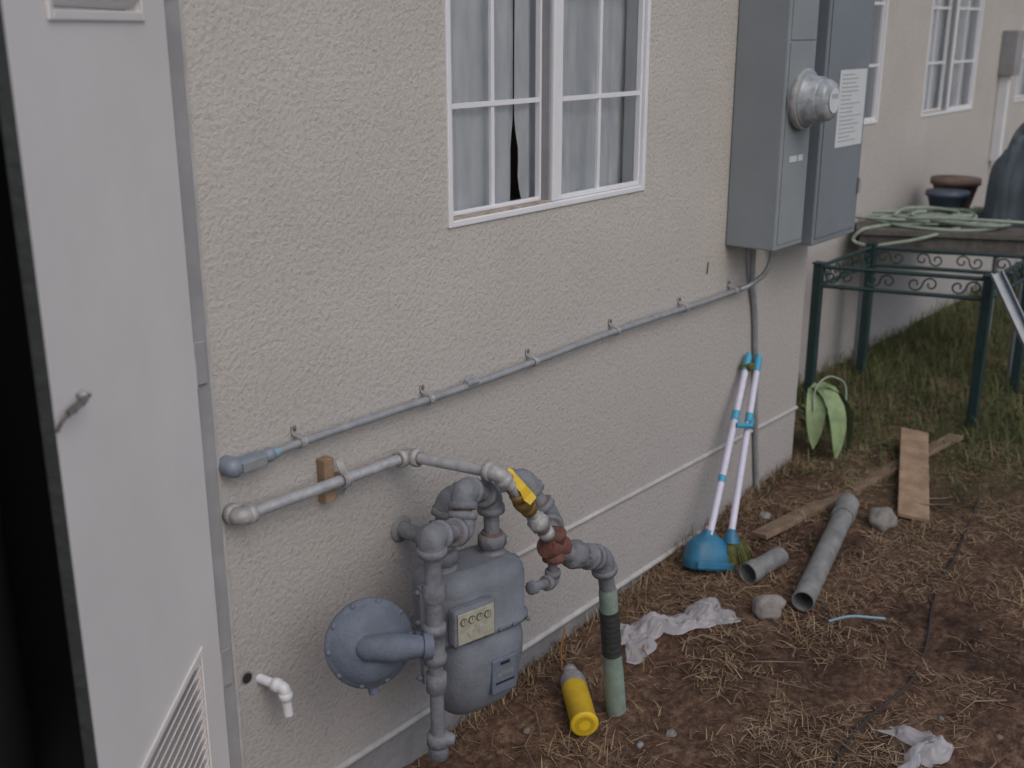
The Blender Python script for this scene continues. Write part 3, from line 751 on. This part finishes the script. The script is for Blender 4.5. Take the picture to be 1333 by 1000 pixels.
for (lx,ly) in ((.06,.06),(Lt-.08,.06),(.06,.82),(Lt-.08,.82)):
    p=mt2@V((lx,ly,0));b.tube([(p.x,p.y,0),(p.x,p.y,.70)],.018,'alu',10)
b.obj('legs',dt)
b=B()
cen=mt2@V((Lt*.46,.24,0));pp=[]
for i in range(300):
    a=i*.13;r_=.17+.10*math.sin(a*.37)+.05*math.sin(a*1.7+1)+.03*math.sin(a*2.9)
    lx=Lt*.46+1.55*r_*math.cos(a)+.07*math.sin(a*.21);ly=.26+.95*r_*math.sin(a)+.05*math.sin(a*.31)
    ly=max(.01,ly);p=mt2@V((lx,ly,.828+.010*(i/60)+.008*math.sin(a*2.3)));pp.append(p)
b.tube(pp,.009,'hose',7)
q=V(pp[0]);P_=[q,mt2@V((.15,.1,.83)),mt2@V((.02,-.02,.82)),mt2@V((-.03,-.015,.76)),mt2@V((.06,-.04,.735)),mt2@V((.3,-.03,.78)),mt2@V((.5,.05,.835))]
b.tube(rnd(P_,.08),.009,'hose',7)
b.obj('garden_hose')
def pot(name,x,y,z,r,h,k):
    b=B();b.lathe((x,y,z),(0,0,1),[(0,r*.68),(h*.8,r*.95),(h*.8,r*1.05),(h,r*1.05),(h,r*.92),(h*.86,r*.88),(h*.85,.0)],k,24);return b.obj(name)
pot('plant_pot',6.35,.17,.818,.11,.13,'bluepot');pot('plant_pot',6.62,.22,.818,.13,.17,'terra')
b=B();b.box((5.98,.02,.818),(6.06,.10,.85),'terra',.005);b.obj('brick_piece')
sb=B();n_=56;vs=[];fs=[]
for j in range(n_):
    for i in range(n_):
        u=i/(n_-1)*2-1;v=j/(n_-1)*2-1
        r2=min(1,(abs(u)**2.6+abs(v)**2.6));hgt=(1-r2)**.40
        q=V((u*2.2,v*2.2,4))
        x=6.42+.26*u+.04*noise.noise(q*1.4);y=-.24+.20*v+.04*noise.noise(q*1.4+V((5,5,5)))
        z=.815+.50*hgt*(.93+.16*noise.noise(q))+max(0,.03*noise.noise(q*2.4))+.012*noise.noise(q*6)*hgt
        vs.append((x,y,z))
for j in range(n_-1):
    for i in range(n_-1):fs.append((j*n_+i,j*n_+i+1,(j+1)*n_+i+1,(j+1)*n_+i))
sb.add(vs,fs,'tarp',True);sb.obj('tarp_covered_bundle')
b,mp_,Ln_=plank((4.84,-1.02,.055),(5.12,-.475,.775),.052,.005,'alu',.5)
b.box((0,-.026,.003),(Ln_,-.021,.028),'alu',.001,mp_);b.box((0,.021,.003),(Ln_,.026,.028),'alu',.001,mp_)
b.obj('aluminium_rail')
b=B()
b.box((7.95,.385,.95),(8.00,.448,1.50),'vinyl',.004);b.box((7.92,.35,1.50),(8.06,.448,1.78),'doortrim',.005)
b.obj('utility_box')
# ------------------------------------------------------------------ light
w=bpy.data.worlds.new('World');scene.world=w;w.use_nodes=True;nt=w.node_tree;bg=nt.nodes['Background']
sk=nt.nodes.new('ShaderNodeTexSky');sk.sky_type='NISHITA';sk.sun_disc=False
EL,ROT=math.radians(48),math.radians(200)
sk.sun_elevation=EL;sk.sun_rotation=ROT;sk.dust_density=3.0;sk.air_density=1.0
nt.links.new(sk.outputs[0],bg.inputs[0]);bg.inputs[1].default_value=.115
sun=bpy.data.lights.new('sun','SUN');sun.energy=.55;sun.angle=math.radians(50);sun.color=(1,.96,.89)
so=bpy.data.objects.new('sun',sun);scene.collection.objects.link(so)
sd=V((math.sin(ROT)*math.cos(EL),math.cos(ROT)*math.cos(EL),math.sin(EL)))
so.rotation_euler=sd.to_track_quat('Z','Y').to_euler();so.location=(0,-4,6)
# ------------------------------------------------------------------ camera
yw=math.radians(38.9);pt_=math.radians(17.4)
F=V((math.cos(yw)*math.cos(pt_),math.sin(yw)*math.cos(pt_),-math.sin(pt_)));R=V((math.sin(yw),-math.cos(yw),0));U=R.cross(F)
cam=bpy.data.cameras.new('camera');co=bpy.data.objects.new('camera',cam);scene.collection.objects.link(co)
co.matrix_world=Matrix(((R.x,U.x,-F.x,0),(R.y,U.y,-F.y,-1.9),(R.z,U.z,-F.z,1.8),(0,0,0,1)))
cam.sensor_width=36;cam.lens=40.05;cam.clip_end=600;cam.clip_start=.05
cam.dof.use_dof=True;cam.dof.focus_distance=2.9;cam.dof.aperture_fstop=3.0
scene.camera=co
scene.view_settings.view_transform='Standard';scene.view_settings.look='None';scene.view_settings.exposure=0
